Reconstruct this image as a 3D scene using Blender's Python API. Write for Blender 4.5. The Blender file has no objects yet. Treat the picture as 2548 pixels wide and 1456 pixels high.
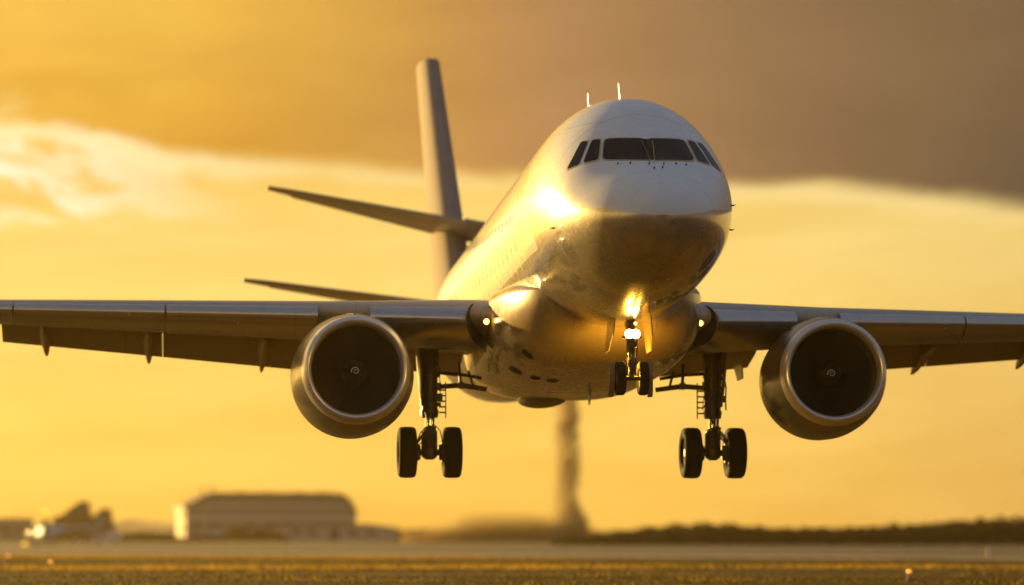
import bpy, math, random
import numpy as np
from mathutils import Vector, Matrix
R = math.radians
S = bpy.context.scene
COL = S.collection
rng = np.random.default_rng(7)
random.seed(7)

# ------------------------------------------------------------------ camera
F_PX, CXP, HYP, CAM_H = 7840.0, 1274.0, 1322.0, 2.0      # focal length / principal column / horizon row for a 2548 px wide frame
cam = bpy.data.cameras.new('camera')
cam_o = bpy.data.objects.new('camera', cam); COL.objects.link(cam_o)
cam_o.location = (0, 0, CAM_H); cam_o.rotation_euler = (R(90), 0, 0)
cam.sensor_width = 36.0; cam.lens = 36.0 * F_PX / 2548.0
cam.shift_y = (HYP - 728.0) / 2548.0
cam.clip_start = 1.0; cam.clip_end = 60000.0
cam.dof.use_dof = True; cam.dof.focus_distance = 85.0; cam.dof.aperture_fstop = 0.34
S.camera = cam_o

# ------------------------------------------------------------------ light
SUN_AZ, SUN_EL = R(-41), R(9.0)
sun_dir = Vector((math.sin(SUN_AZ) * math.cos(SUN_EL), math.cos(SUN_AZ) * math.cos(SUN_EL), math.sin(SUN_EL)))
sun = bpy.data.lights.new('sun', 'SUN'); sun.energy = 5.0; sun.angle = R(0.6); sun.color = (1.0, 0.65, 0.20)
sun_o = bpy.data.objects.new('sun', sun); COL.objects.link(sun_o)
sun_o.rotation_euler = sun_dir.to_track_quat('Z', 'Y').to_euler()
S.view_settings.view_transform = 'Standard'; S.view_settings.look = 'None'
S.view_settings.exposure = 1.25; S.view_settings.gamma = 1.0
S.cycles.max_bounces = 8; S.cycles.volume_bounces = 1
S.cycles.use_adaptive_sampling = True; S.cycles.adaptive_threshold = 0.01
S.cycles.use_denoising = True
S.cycles.sample_clamp_indirect = 6.0

def lin(r, g, b):
    f = lambda c: (c / 255) / 12.92 if c / 255 <= 0.04045 else ((c / 255 + 0.055) / 1.055) ** 2.4
    return (f(r), f(g), f(b), 1.0)

class G:
    """small helper for node graphs"""
    def __init__(s, tree): s.t = tree; s.n = tree.nodes; s.l = tree.links
    def node(s, typ, **kw):
        n = s.n.new(typ)
        for k, v in kw.items(): setattr(n, k, v)
        return n
    def put(s, sock, v):
        if hasattr(v, 'is_output') or isinstance(v, bpy.types.NodeSocket): s.l.new(v, sock)
        else: sock.default_value = v
    def m(s, op, a, b=0.0, c=0.0, clamp=False):
        n = s.node('ShaderNodeMath', operation=op, use_clamp=clamp)
        s.put(n.inputs[0], a); s.put(n.inputs[1], b)
        if len(n.inputs) > 2: s.put(n.inputs[2], c)
        return n.outputs[0]
    def step(s, x, lo, hi):
        n = s.node('ShaderNodeMapRange', interpolation_type='SMOOTHSTEP')
        s.put(n.inputs[0], x); s.put(n.inputs[1], lo); s.put(n.inputs[2], hi)
        n.inputs[3].default_value = 0; n.inputs[4].default_value = 1
        return n.outputs[0]
    def ramp(s, x, stops, interp='LINEAR'):
        lo, hi = stops[0][0], stops[-1][0]
        f = s.m('DIVIDE', s.m('SUBTRACT', x, lo), hi - lo, clamp=True)
        n = s.node('ShaderNodeValToRGB'); n.color_ramp.interpolation = interp
        e = n.color_ramp.elements
        while len(e) < len(stops): e.new(0.5)
        for el, (p, c) in zip(e, stops):
            el.position = (p - lo) / (hi - lo)
            el.color = c if isinstance(c, tuple) else (c, c, c, 1)
        s.l.new(f, n.inputs[0])
        return n.outputs[0]
    def mix(s, f, a, b, blend='MIX'):
        n = s.node('ShaderNodeMix', data_type='RGBA', blend_type=blend)
        s.put(n.inputs[0], f); s.put(n.inputs[6], a); s.put(n.inputs[7], b)
        return n.outputs[2]
    def vec(s, x, y, z):
        n = s.node('ShaderNodeCombineXYZ')
        for i, v in enumerate((x, y, z)): s.put(n.inputs[i], v)
        return n.outputs[0]
    def noise(s, v, scale, detail=4, rough=0.5, dist=0.0):
        n = s.node('ShaderNodeTexNoise')
        if v is not None: s.put(n.inputs['Vector'], v)
        n.inputs['Scale'].default_value = scale; n.inputs['Detail'].default_value = detail
        n.inputs['Roughness'].default_value = rough; n.inputs['Distortion'].default_value = dist
        return n.outputs[0]
    def sep(s, v):
        n = s.node('ShaderNodeSeparateXYZ'); s.put(n.inputs[0], v); return n.outputs

# ------------------------------------------------------------------ sky: low-sun Nishita sky under a broken deck of cloud, all laid out by direction
def build_world():
    w = bpy.data.worlds.new('World'); S.world = w; w.use_nodes = True
    t = w.node_tree; t.nodes.clear(); g = G(t)
    d = g.node('ShaderNodeTexCoord').outputs['Generated']
    nrm = g.node('ShaderNodeVectorMath', operation='NORMALIZE'); g.put(nrm.inputs[0], d)
    d = nrm.outputs[0]
    x, y, z = g.sep(d)
    az = g.m('ARCTAN2', x, y); el = g.m('ARCSINE', z)
    a = lambda px: (px - CXP) / F_PX
    e = lambda py: (HYP - py) / F_PX
    sky = g.node('ShaderNodeTexSky', sky_type='NISHITA'); sky.sun_disc = False
    sky.sun_elevation = SUN_EL; sky.sun_rotation = SUN_AZ; sky.dust_density = 3.0; sky.air_density = 1.5
    # wisps
    v1 = g.vec(g.m('MULTIPLY', az, 16), g.m('MULTIPLY', el, 60), 0.0)
    n1 = g.noise(v1, 1.0, 6, 0.55, 0.4)
    v2 = g.vec(g.m('MULTIPLY', az, 9), g.m('MULTIPLY_ADD', el, 62, g.m('MULTIPLY', az, -2.5)), 3.7)
    n2 = g.noise(v2, 1.0, 6, 0.58, 0.5)
    v3 = g.vec(g.m('MULTIPLY', az, 28), g.m('MULTIPLY', el, 75), 9.1)
    n3 = g.noise(v3, 1.0, 7, 0.6, 0.8)
    n1c = g.m('SUBTRACT', n1, 0.5); n2c = g.m('SUBTRACT', n2, 0.5); n3c = g.m('SUBTRACT', n3, 0.5)
    # clear band under the deck
    low = g.ramp(el, [(e(1330), lin(238, 184, 76)), (e(1150), lin(244, 196, 90)), (e(950), lin(248, 204, 100)),
                      (e(750), lin(250, 211, 112)), (e(600), lin(249, 212, 118)), (e(430), lin(240, 196, 96))])
    lowr = g.ramp(el, [(e(1330), lin(226, 174, 84)), (e(1100), lin(226, 181, 94)), (e(850), lin(232, 192, 102)), (e(560), lin(240, 208, 125)), (e(470), lin(246, 218, 140))])
    low = g.mix(g.step(az, a(1500), a(2650)), low, lowr)
    streak = g.m('MULTIPLY_ADD', n2c, 0.42, 1.0)
    low = g.mix(1.0, low, g.vec(g.m('MULTIPLY_ADD', n2c, 0.40, 1.02), g.m('MULTIPLY_ADD', n2c, 0.56, 1.02), g.m('MULTIPLY_ADD', n2c, 1.15, 1.04)), 'MULTIPLY')
    # sunlit cloud edge on the left
    glow = g.m('MULTIPLY', g.step(az, a(700), a(-150)), g.step(g.m('ADD', el, g.m('MULTIPLY', n3c, 0.03)), e(580), e(530)))
    v5 = g.vec(g.m('MULTIPLY', az, 30), g.m('MULTIPLY_ADD', el, 105, g.m('MULTIPLY', az, 26)), 5.3)
    n5 = g.noise(v5, 1.0, 5, 0.55, 0.5)
    glow = g.m('MULTIPLY', glow, g.step(n5, 0.42, 0.60))
    side = g.step(az, a(100), -0.75)          # the cloud gets brighter towards the sun, out of frame on the left
    low = g.mix(glow, low, g.mix(side, (1.16, 1.02, 0.76, 1), (3.6, 2.7, 1.25, 1)))
    rim_az = g.ramp(az, [(a(-300), 1.0), (a(560), 0.7), (a(800), 0.30), (a(1000), 0.45), (a(1250), 0.2), (a(1900), 0.35), (a(2700), 0.1)])
    # deck
    edge = g.ramp(az, [(a(-2000), 0.30), (a(-200), e(300) * 2), (a(0), e(305) * 2), (a(190), e(322) * 2), (a(380), e(395) * 2), (a(560), e(418) * 2), (a(1000), e(412) * 2),
                       (a(1240), e(440) * 2), (a(1830), e(472) * 2), (a(2200), e(482) * 2), (a(2560), e(530) * 2), (a(4500), e(560) * 2)], 'B_SPLINE')
    edge = g.m('MULTIPLY', edge, 0.5)
    wob = g.m('MULTIPLY_ADD', g.step(az, a(900), a(0)), 0.013, 0.009)
    rel = g.m('SUBTRACT', g.m('ADD', g.m('ADD', el, g.m('MULTIPLY', n1c, wob)), g.m('MULTIPLY', n3c, g.m('MULTIPLY', wob, 0.7))), edge)
    rim = g.m('MULTIPLY', g.m('MULTIPLY', g.step(rel, -0.0085, -0.002), g.step(rel, 0.004, -0.002)), rim_az)
    low = g.mix(rim, low, (1.04, 0.86, 0.45, 1))
    mask = g.step(rel, -0.0035, 0.0045)
    deck = g.ramp(az, [(a(-600), lin(240, 188, 80)), (a(0), lin(230, 176, 66)), (a(560), lin(212, 156, 56)), (a(1000), lin(200, 147, 72)), (a(1400), lin(176, 131, 86)),
                       (a(1900), lin(142, 110, 76)), (a(2560), lin(96, 80, 62)), (a(4500), lin(70, 62, 56))])
    up = g.step(rel, 0.0, 0.05)
    deck = g.mix(g.m('MULTIPLY', g.step(az, a(1300), a(-200)), up), deck, lin(242, 192, 84))
    deck = g.mix(g.m('MULTIPLY', g.step(az, a(900), a(2700)), g.m('MULTIPLY', up, 0.35)), deck, lin(150, 118, 80))
    deck = g.mix(1.0, deck, g.vec(g.m('MULTIPLY_ADD', n1c, 0.30, 1.0), g.m('MULTIPLY_ADD', n1c, 0.34, 1.0), g.m('MULTIPLY_ADD', n1c, 0.40, 1.0)), 'MULTIPLY')
    front = g.mix(mask, low, deck)
    # overhead and behind: grey evening cloud with Nishita blue in it
    nish = g.mix(1.0, sky.outputs[0], (0.055, 0.055, 0.055, 1), 'MULTIPLY')
    n4 = g.noise(d, 2.2, 5, 0.55)
    grey = g.mix(n4, (0.11, 0.135, 0.185, 1), (0.22, 0.255, 0.33, 1))
    grey = g.mix(0.25, grey, nish)
    backlow = g.ramp(el, [(0.0, (0.42, 0.23, 0.045, 1)), (0.07, (0.38, 0.26, 0.12, 1)), (0.22, (0.25, 0.265, 0.30, 1)), (0.6, (0.23, 0.26, 0.32, 1))])
    back = g.mix(g.ramp(el, [(0.02, 0.9), (0.25, 0.5)]), grey, backlow)
    c = g.mix(g.step(el, 0.17, 0.50), front, grey)
    c = g.mix(g.step(g.m('MULTIPLY_ADD', x, -0.75, y), 0.45, -0.30), c, back)
    # broad glow round the hidden sun
    dt = g.node('ShaderNodeVectorMath', operation='DOT_PRODUCT'); g.put(dt.inputs[0], d); dt.inputs[1].default_value = sun_dir
    halo = g.m('POWER', g.m('MAXIMUM', dt.outputs['Value'], 0.0), 34.0)
    c = g.mix(halo, c, (3.2, 1.95, 0.55, 1))
    c = g.mix(1.0, c, (10, 10, 10, 1), 'MULTIPLY')
    bg = g.node('ShaderNodeBackground'); bg.inputs[1].default_value = 0.0430
    g.put(bg.inputs[0], c)
    o = g.node('ShaderNodeOutputWorld'); g.l.new(bg.outputs[0], o.inputs[0])
build_world()

# ------------------------------------------------------------------ materials
def mat(name, color, rough=0.5, metal=0.0, coat=0.0, spec=0.5, var=0.12, nscale=3.0, bump=0.0, bscale=20.0, extra=None, emit=None, stretch=(1, 1, 1)):
    m = bpy.data.materials.new(name); m.use_nodes = True
    t = m.node_tree; t.nodes.clear(); g = G(t)
    b = g.node('ShaderNodeBsdfPrincipled'); o = g.node('ShaderNodeOutputMaterial'); g.l.new(b.outputs[0], o.inputs[0])
    tc = g.node('ShaderNodeTexCoord').outputs['Object']
    mp = g.node('ShaderNodeMapping'); g.put(mp.inputs[0], tc); mp.inputs['Scale'].default_value = stretch
    n = g.noise(mp.outputs[0], nscale, 5, 0.6)
    c = g.mix(n, tuple(v * (1 - var) for v in color[:3]) + (1,), tuple(min(1, v * (1 + var)) for v in color[:3]) + (1,))
    if extra: c = extra(g, tc, c, b)
    g.put(b.inputs['Base Color'], c)
    g.put(b.inputs['Roughness'], g.m('MULTIPLY_ADD', n, 0.16, rough - 0.08, clamp=True))
    b.inputs['Metallic'].default_value = metal if not b.inputs['Metallic'].is_linked else 0.0; b.inputs['Coat Weight'].default_value = coat; b.inputs['Coat Roughness'].default_value = 0.08
    b.inputs['Specular IOR Level'].default_value = spec
    if bump and not b.inputs['Normal'].is_linked:
        bn = g.node('ShaderNodeBump'); bn.inputs['Strength'].default_value = bump; bn.inputs['Distance'].default_value = 0.02
        g.put(bn.inputs['Height'], g.noise(mp.outputs[0], bscale, 3, 0.6)); g.l.new(bn.outputs[0], b.inputs['Normal'])
    if emit:
        b.inputs['Emission Color'].default_value = tuple(emit[:3]) + (1,); b.inputs['Emission Strength'].default_value = emit[3]
    return m

def near_line(g, v, at, half):            # 1 on a thin line where v == at
    return g.m('LESS_THAN', g.m('ABSOLUTE', g.m('SUBTRACT', v, at)), half)

def fuselage_skin(g, tc, c, b):
    x, y, z = g.sep(tc)
    # nose reflection edge painted in: white above, taupe grey gloss below a line that dips to the nose
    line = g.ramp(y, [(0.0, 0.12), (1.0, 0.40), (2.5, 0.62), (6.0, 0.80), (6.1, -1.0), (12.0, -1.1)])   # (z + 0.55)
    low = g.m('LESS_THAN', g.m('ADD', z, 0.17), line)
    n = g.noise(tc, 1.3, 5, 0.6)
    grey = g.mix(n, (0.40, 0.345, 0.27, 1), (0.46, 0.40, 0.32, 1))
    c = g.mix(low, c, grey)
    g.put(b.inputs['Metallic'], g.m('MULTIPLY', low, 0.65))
    # rain-washed dirt
    mp = g.node('ShaderNodeMapping'); g.put(mp.inputs[0], tc); mp.inputs['Scale'].default_value = (3.5, 0.35, 3.5)
    dirt = g.step(g.noise(mp.outputs[0], 1.6, 5, 0.65), 0.52, 0.8)
    c = g.mix(g.m('MULTIPLY', dirt, 0.15), c, (0.25, 0.20, 0.15, 1))
    # skin joints
    ln = near_line(g, y, 1.15, 0.010)
    for s in (3.9, 6.05, 9.4): ln = g.m('MAXIMUM', ln, near_line(g, y, s, 0.011))
    rep = g.m('ABSOLUTE', g.m('SUBTRACT', g.m('FRACT', g.m('DIVIDE', y, 2.4)), 0.5))
    ln = g.m('MAXIMUM', ln, g.m('MULTIPLY', g.m('LESS_THAN', rep, 0.004), g.m('GREATER_THAN', y, 7)))
    ln = g.m('MAXIMUM', ln, g.m('MULTIPLY', near_line(g, z, 2.9, 0.008), g.m('GREATER_THAN', y, 3.9)))
    ln = g.m('MAXIMUM', ln, g.m('MULTIPLY', near_line(g, z, -0.55, 0.008), g.m('GREATER_THAN', y, 1.15)))
    c = g.mix(g.m('MULTIPLY', ln, g.m('MULTIPLY_ADD', g.step(y, 1.5, 3.5), 0.4, 0.2)), c, (0.08, 0.065, 0.05, 1))
    # the thin skin buckles slightly between its frames
    fr = g.m('SINE', g.m('MULTIPLY_ADD', y, 2 * math.pi / 0.55, g.m('MULTIPLY', g.noise(tc, 1.1, 2), 3.0)))
    aft = g.step(y, 7.0, 9.0)
    wav = g.m('MULTIPLY', g.m('MULTIPLY', fr, 0.0015), aft)
    big = g.m('MULTIPLY', g.noise(tc, 1.4, 3), g.m('MULTIPLY_ADD', aft, 0.006, 0.0014))
    bn = g.node('ShaderNodeBump'); bn.inputs['Strength'].default_value = 1.0; bn.inputs['Distance'].default_value = 1.0
    g.put(bn.inputs['Height'], g.m('ADD', wav, big)); g.l.new(bn.outputs[0], b.inputs['Normal'])
    return c

def panel_skin(step_x, step_y):
    def f(g, tc, c, b):
        x, y, z = g.sep(tc)
        rx = g.m('ABSOLUTE', g.m('SUBTRACT', g.m('FRACT', g.m('DIVIDE', x, step_x)), 0.5))
        ry = g.m('ABSOLUTE', g.m('SUBTRACT', g.m('FRACT', g.m('DIVIDE', y, step_y)), 0.5))
        ln = g.m('MAXIMUM', g.m('LESS_THAN', rx, 0.008 / step_x), g.m('LESS_THAN', ry, 0.008 / step_y))
        c = g.mix(g.m('MULTIPLY', ln, 0.55), c, (0.08, 0.06, 0.04, 1))
        st = g.node('ShaderNodeMapping'); g.put(st.inputs[0], tc); st.inputs['Scale'].default_value = (4, 0.5, 4)
        dirt = g.step(g.noise(st.outputs[0], 1.5, 6, 0.65), 0.48, 0.78)
        c = g.mix(g.m('MULTIPLY', dirt, 0.16), c, (0.20, 0.15, 0.09, 1))
        bn = g.node('ShaderNodeBump'); bn.inputs['Strength'].default_value = 0.35; bn.inputs['Distance'].default_value = 0.008
        g.put(bn.inputs['Height'], g.noise(tc, 1.2, 3)); g.l.new(bn.outputs[0], b.inputs['Normal'])
        return c
    return f

M = {}
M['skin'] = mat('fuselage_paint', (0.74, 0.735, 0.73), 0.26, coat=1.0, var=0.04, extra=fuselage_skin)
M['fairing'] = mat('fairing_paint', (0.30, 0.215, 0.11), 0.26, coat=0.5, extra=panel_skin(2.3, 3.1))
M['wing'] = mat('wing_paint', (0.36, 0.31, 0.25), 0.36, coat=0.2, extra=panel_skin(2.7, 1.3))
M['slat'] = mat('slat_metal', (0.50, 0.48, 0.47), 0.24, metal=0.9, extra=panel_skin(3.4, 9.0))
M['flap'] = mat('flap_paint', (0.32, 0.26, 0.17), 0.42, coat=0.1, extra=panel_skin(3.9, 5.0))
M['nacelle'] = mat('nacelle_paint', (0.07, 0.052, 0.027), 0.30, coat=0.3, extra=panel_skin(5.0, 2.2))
M['lip'] = mat('inlet_lip_metal', (0.64, 0.62, 0.60), 0.30, metal=0.55, var=0.08)
M['liner'] = mat('inlet_liner', (0.10, 0.09, 0.085), 0.6, bump=0.2, bscale=60)
M['blade'] = mat('fan_blade_titanium', (0.05, 0.046, 0.042), 0.45, metal=0.5)
M['spinner'] = mat('spinner_paint', (0.02, 0.019, 0.018), 0.6, spec=0.2)
M['white'] = mat('white_mark', (0.55, 0.52, 0.48), 0.5)
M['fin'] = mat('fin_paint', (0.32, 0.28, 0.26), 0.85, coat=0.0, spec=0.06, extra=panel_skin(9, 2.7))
M['glass'] = mat('cockpit_glass', (0.004, 0.0035, 0.003), 0.06, spec=0.15, var=0.3)
M['frame'] = mat('window_frame_paint', (0.46, 0.35, 0.20), 0.4)
M['gear'] = mat('gear_steel', (0.085, 0.072, 0.058), 0.38, metal=0.5, bump=0.3, bscale=40)
M['chrome'] = mat('piston_chrome', (0.7, 0.68, 0.65), 0.15, metal=1.0)
M['tyre'] = mat('tyre_rubber', (0.012, 0.011, 0.010), 0.85, spec=0.2, bump=0.4, bscale=50)
M['hub'] = mat('wheel_hub', (0.35, 0.33, 0.30), 0.35, metal=0.7)
M['black'] = mat('dark_opening', (0.01, 0.008, 0.007), 0.7)
M['bulb'] = mat('landing_lamp_glass', (1, 0.95, 0.8), 0.2, emit=(1.0, 0.74, 0.26, 11))
M['bulb2'] = mat('root_lamp_glass', (1, 0.9, 0.6), 0.2, emit=(1.0, 0.42, 0.04, 1.6))

# ------------------------------------------------------------------ mesh helpers
def link(name, verts, faces, mats, parent=None, fm=None, smooth=True, angle=38):
    me = bpy.data.meshes.new(name)
    me.from_pydata([tuple(map(float, v)) for v in verts], [], [tuple(int(i) for i in f) for f in faces])
    for m in (mats if isinstance(mats, (list, tuple)) else [mats]): me.materials.append(m)
    if fm is not None: me.polygons.foreach_set('material_index', np.array(fm, dtype=np.int32))
    if smooth:
        me.polygons.foreach_set('use_smooth', np.ones(len(me.polygons), dtype=bool))
        me.set_sharp_from_angle(angle=R(angle))
    me.validate(); me.update()
    o = bpy.data.objects.new(name, me); COL.objects.link(o)
    if parent is not None: o.parent = parent
    return o

class MB:
    def __init__(s): s.v = []; s.f = []; s.m = []; s.cur = 0
    def add(s, v, f):
        b = len(s.v); s.v += [tuple(p) for p in v]; s.f += [tuple(i + b for i in q) for q in f]; s.m += [s.cur] * len(f)
        return s
    def loft(s, rings, closed=True, cap0=False, cap1=False):
        n = len(rings[0]); v = [p for r in rings for p in r]; f = []
        for i in range(len(rings) - 1):
            for j in range(n if closed else n - 1):
                k = (j + 1) % n
                f.append((i * n + j, i * n + k, (i + 1) * n + k, (i + 1) * n + j))
        s.add(v, f)
        if cap0: s.add(rings[0], [tuple(range(n))])
        if cap1: s.add(rings[-1], [tuple(reversed(range(n)))])
        return s
    def box(s, c, size, rot=None, taper=1.0):
        sx, sy, sz = [q / 2 for q in size]; v = []
        for z in (-1, 1):
            k = taper if z > 0 else 1
            for x, y in ((-1, -1), (1, -1), (1, 1), (-1, 1)): v.append(Vector((x * sx * k, y * sy * k, z * sz)))
        if rot is not None:
            mt = Matrix.Rotation(rot[2], 3, 'Z') @ Matrix.Rotation(rot[1], 3, 'Y') @ Matrix.Rotation(rot[0], 3, 'X')
            v = [mt @ p for p in v]
        v = [p + Vector(c) for p in v]
        return s.add(v, [(3, 2, 1, 0), (4, 5, 6, 7), (0, 1, 5, 4), (1, 2, 6, 5), (2, 3, 7, 6), (3, 0, 4, 7)])
    def tube(s, pts, r, n=12, cap=True):
        pts = [Vector(p) for p in pts]; rs = r if isinstance(r, (list, tuple)) else [r] * len(pts)
        rings = []; up = None
        for i, p in enumerate(pts):
            d = (pts[min(i + 1, len(pts) - 1)] - pts[max(i - 1, 0)]).normalized()
            if up is None or abs(up.dot(d)) > 0.98: up = Vector((0, 0, 1)) if abs(d.z) < 0.9 else Vector((1, 0, 0))
            a = d.cross(up).normalized(); b = d.cross(a).normalized(); up = a.cross(d) * 1.0
            rings.append([p + (a * math.cos(t) + b * math.sin(t)) * rs[i] for t in [2 * math.pi * k / n for k in range(n)]])
        return s.loft(rings, True, cap, cap)
    def lathe(s, prof, origin=(0, 0, 0), axis='Y', n=48, cap0=False, cap1=False):
        ox, oy, oz = origin; rings = []
        for h, r in prof:
            ring = []
            for k in range(n):
                t = 2 * math.pi * k / n; c, q = r * math.cos(t), r * math.sin(t)
                if axis == 'Y': ring.append((ox + c, oy + h, oz + q))
                elif axis == 'X': ring.append((ox + h, oy + c, oz + q))
                else: ring.append((ox + c, oy + q, oz + h))
            rings.append(ring)
        return s.loft(rings, True, cap0, cap1)
    def build(s, name, mats, parent=None, smooth=True, angle=38): return link(name, s.v, s.f, mats, parent, s.m, smooth, angle)

def recalc(o):
    import bmesh
    bm = bmesh.new(); bm.from_mesh(o.data); bmesh.ops.recalc_face_normals(bm, faces=bm.faces); bm.to_mesh(o.data); bm.free()
    return o

def tag(o, label=None, cat=None, group=None, kind=None):
    if label: o['label'] = label
    if cat: o['category'] = cat
    if group: o['group'] = group
    if kind: o['kind'] = kind
    return o

def pchip(xs, ys):
    xs = np.array(xs, float); ys = np.array(ys, float); h = np.diff(xs); m = np.diff(ys) / h; d = np.zeros_like(xs)
    for i in range(1, len(xs) - 1):
        if m[i - 1] * m[i] > 0:
            a = 2 * h[i] + h[i - 1]; b = h[i] + 2 * h[i - 1]; d[i] = (a + b) / (a / m[i - 1] + b / m[i])
    d[0] = m[0]; d[-1] = m[-1]
    def f(x):
        x = min(max(x, xs[0]), xs[-1]); i = min(max(int(np.searchsorted(xs, x)) - 1, 0), len(xs) - 2); t = (x - xs[i]) / h[i]
        return (2*t**3 - 3*t*t + 1)*ys[i] + (t**3 - 2*t*t + t)*h[i]*d[i] + (-2*t**3 + 3*t*t)*ys[i + 1] + (t**3 - t*t)*h[i]*d[i + 1]
    return f

# ------------------------------------------------------------------ setting: ground, runway, hills
def at(px, py, d):                       # world point seen at a photo position, d metres out
    return Vector(((px - CXP) * d / F_PX, d, CAM_H + (HYP - py) * d / F_PX))

def ground_h(x, y):
    """gentle swells of the airfield grass between the camera and the runway"""
    b = 0.16 * math.exp(-((y - 150 - 0.03 * x) / 9) ** 2) + 0.13 * math.exp(-((y - 205 + 0.05 * x) / 10) ** 2)
    return b + 0.05 * math.sin(y * 0.21 + x * 0.05) * (1 if 60 < y < 235 else 0)

def grass_ground(g, tc, c, b):
    x, y, z = g.sep(tc)
    v = g.vec(g.m('MULTIPLY', x, 0.05), g.m('MULTIPLY', y, 0.16), 0.0)
    n = g.noise(v, 1.0, 6, 0.62, 0.6)
    f = g.noise(tc, 2.2, 5, 0.65)
    c = g.ramp(g.m('ADD', n, g.m('MULTIPLY', g.m('SUBTRACT', f, 0.5), 0.35)), [(0.30, (0.022, 0.016, 0.0015, 1)), (0.45, (0.065, 0.039, 0.0025, 1)), (0.58, (0.15, 0.080, 0.004, 1)), (0.72, (0.30, 0.155, 0.008, 1))])
    bn = g.node('ShaderNodeBump'); bn.inputs['Strength'].default_value = 0.8; bn.inputs['Distance'].default_value = 0.12
    g.put(bn.inputs['Height'], g.noise(tc, 1.4, 6, 0.7)); g.l.new(bn.outputs[0], b.inputs['Normal'])
    return c
M['grass'] = mat('airfield_grass', (0.1, 0.1, 0.02), 0.9, spec=0.1, extra=grass_ground)

def build_ground():
    xs = list(np.concatenate([[-9000, -2500, -700, -200], np.linspace(-70, 70, 57), [200, 700, 2500, 9000]]))
    ys = list(np.concatenate([[-6000, -1500, -300, -60, 0, 30, 60], np.linspace(64, 240, 90), [262, 300, 420, 700, 1200, 2500, 6000, 14000]]))
    v = [(x, y, ground_h(x, y) if 62 < y < 242 else 0.0) for y in ys for x in xs]
    n = len(xs); f = [(j * n + i, j * n + i + 1, (j + 1) * n + i + 1, (j + 1) * n + i) for j in range(len(ys) - 1) for i in range(n - 1)]
    tag(link('ground', v, f, M['grass']), kind='structure')
build_ground()

def asphalt(g, tc, c, b):
    x, y, z = g.sep(tc)
    v = g.vec(g.m('MULTIPLY', x, 0.006), g.m('MULTIPLY', g.m('ADD', x, y), 0.028), 0.0)
    n = g.noise(v, 1.0, 5, 0.6, 0.25)
    return g.ramp(n, [(0.36, (0.012, 0.010, 0.014, 1)), (0.48, (0.032, 0.025, 0.030, 1)), (0.55, (0.065, 0.048, 0.050, 1)), (0.64, (0.17, 0.11, 0.10, 1))])
M['asphalt'] = mat('runway_asphalt', (0.15, 0.13, 0.12), 0.92, spec=0.12, extra=asphalt)
M['paint'] = mat('runway_marking', (0.62, 0.58, 0.52), 0.6, var=0.25)
SLOPE = -1.0                            # the runway crosses the view at a slight slant: nearer on the right
def strip(name, y0, y1, z, m, x0=-900, x1=900):
    nx = 60; v = []; f = []
    for i in range(nx + 1):
        x = x0 + (x1 - x0) * i / nx
        v += [(x, y0 + SLOPE * x, z), (x, y1 + SLOPE * x, z)]
    for i in range(nx): f.append((2 * i, 2 * i + 2, 2 * i + 3, 2 * i + 1))
    return tag(link(name, v, f, m), kind='structure')
strip('runway', 238, 470, 0.004, M['asphalt'])
strip('taxiway', 520, 590, 0.004, M['asphalt'])
strip('runway_edge_line', 262, 267, 0.009, M['paint'])
strip('runway_far_edge_line', 452, 456, 0.009, M['paint'])
strip('runway_centre_line', 362, 364, 0.009, M['paint'])

# ------------------------------------------------------------------ the airliner
TIP = Vector(((1650 - CXP) * 78 / F_PX, 78.0, CAM_H + (HYP - 530) * 78 / F_PX))
plane = bpy.data.objects.new('airliner', None); COL.objects.link(plane)
plane.location = TIP; plane.rotation_euler = (R(-2.0), 0, R(6.0))        # local +Y runs aft, +Z up; nose two degrees up
tag(plane, 'large twin engine airliner with landing gear down flying low over the runway', 'airplane')

fw = pchip([0,.06,.25,.5,1,2,3,4,6,8,36,44,52,58,62.5],[0,.35,.72,1.02,1.42,1.92,2.25,2.43,2.62,2.68,2.68,2.35,1.55,.85,.25])
ft = pchip([0,.06,.25,.5,1,1.9,2.75,3.5,4.5,5.5,7,9,36,44,52,58,62.5],[0,.30,.60,.83,1.15,1.62,2.26,2.84,3.42,3.78,4.03,4.12,4.12,4.05,3.80,3.45,2.9])
fb = pchip([0,.06,.25,.5,1,2,3,4,6,8,34,40,46,54,62.5],[0,-.30,-.58,-.82,-1.13,-1.50,-1.70,-1.82,-1.94,-1.98,-1.98,-1.7,-.75,1.0,2.3])
fmid = pchip([0,1,3,7,34,48,62.5],[0,.12,.5,.93,.93,1.5,2.6])
def fus_point(a, th):
    w, t, b, m = fw(a), ft(a), fb(a), fmid(a)
    s = math.sin(th)
    return (w * math.cos(th), a, m + ((t - m) if s > 0 else (m - b)) * s)
def build_fuselage():
    N = 112
    st = [0.0] + [0.02 * 1.35 ** k for k in range(15)]
    st = [s for s in st if s < 1.2] + list(np.arange(1.25, 9, 0.18)) + list(np.arange(9, 36, 0.14)) + list(np.arange(36, 62.6, 0.9)) + [62.5]
    rings = []
    ripple = np.random.default_rng(3)
    amp = {k: ripple.uniform(.4, 1.25) for k in range(N)}
    for a in st:                          # the skin pulls in a little between its frames
        ring = []
        for k in range(N):
            th = 2 * math.pi * k / N; p = fus_point(max(a, 1e-5), th)
            d = 0.013 * math.sin(2 * math.pi * a / 1.15 + .5 * math.sin(th * 9)) * (.75 + .25 * math.sin(th * 21 + a * .9)) * min(1, max(0, (a - 8.6) / 1.2)) * (1 if a < 50 else 0)
            d *= max(0, 1 - ((math.sin(th) + .12) / .75) ** 2)
            ring.append((p[0] * (1 + d / max(.3, fw(a))), p[1], p[2]))
        rings.append(ring)
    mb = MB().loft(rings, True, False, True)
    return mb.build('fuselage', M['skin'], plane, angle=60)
fus = build_fuselage()

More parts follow.
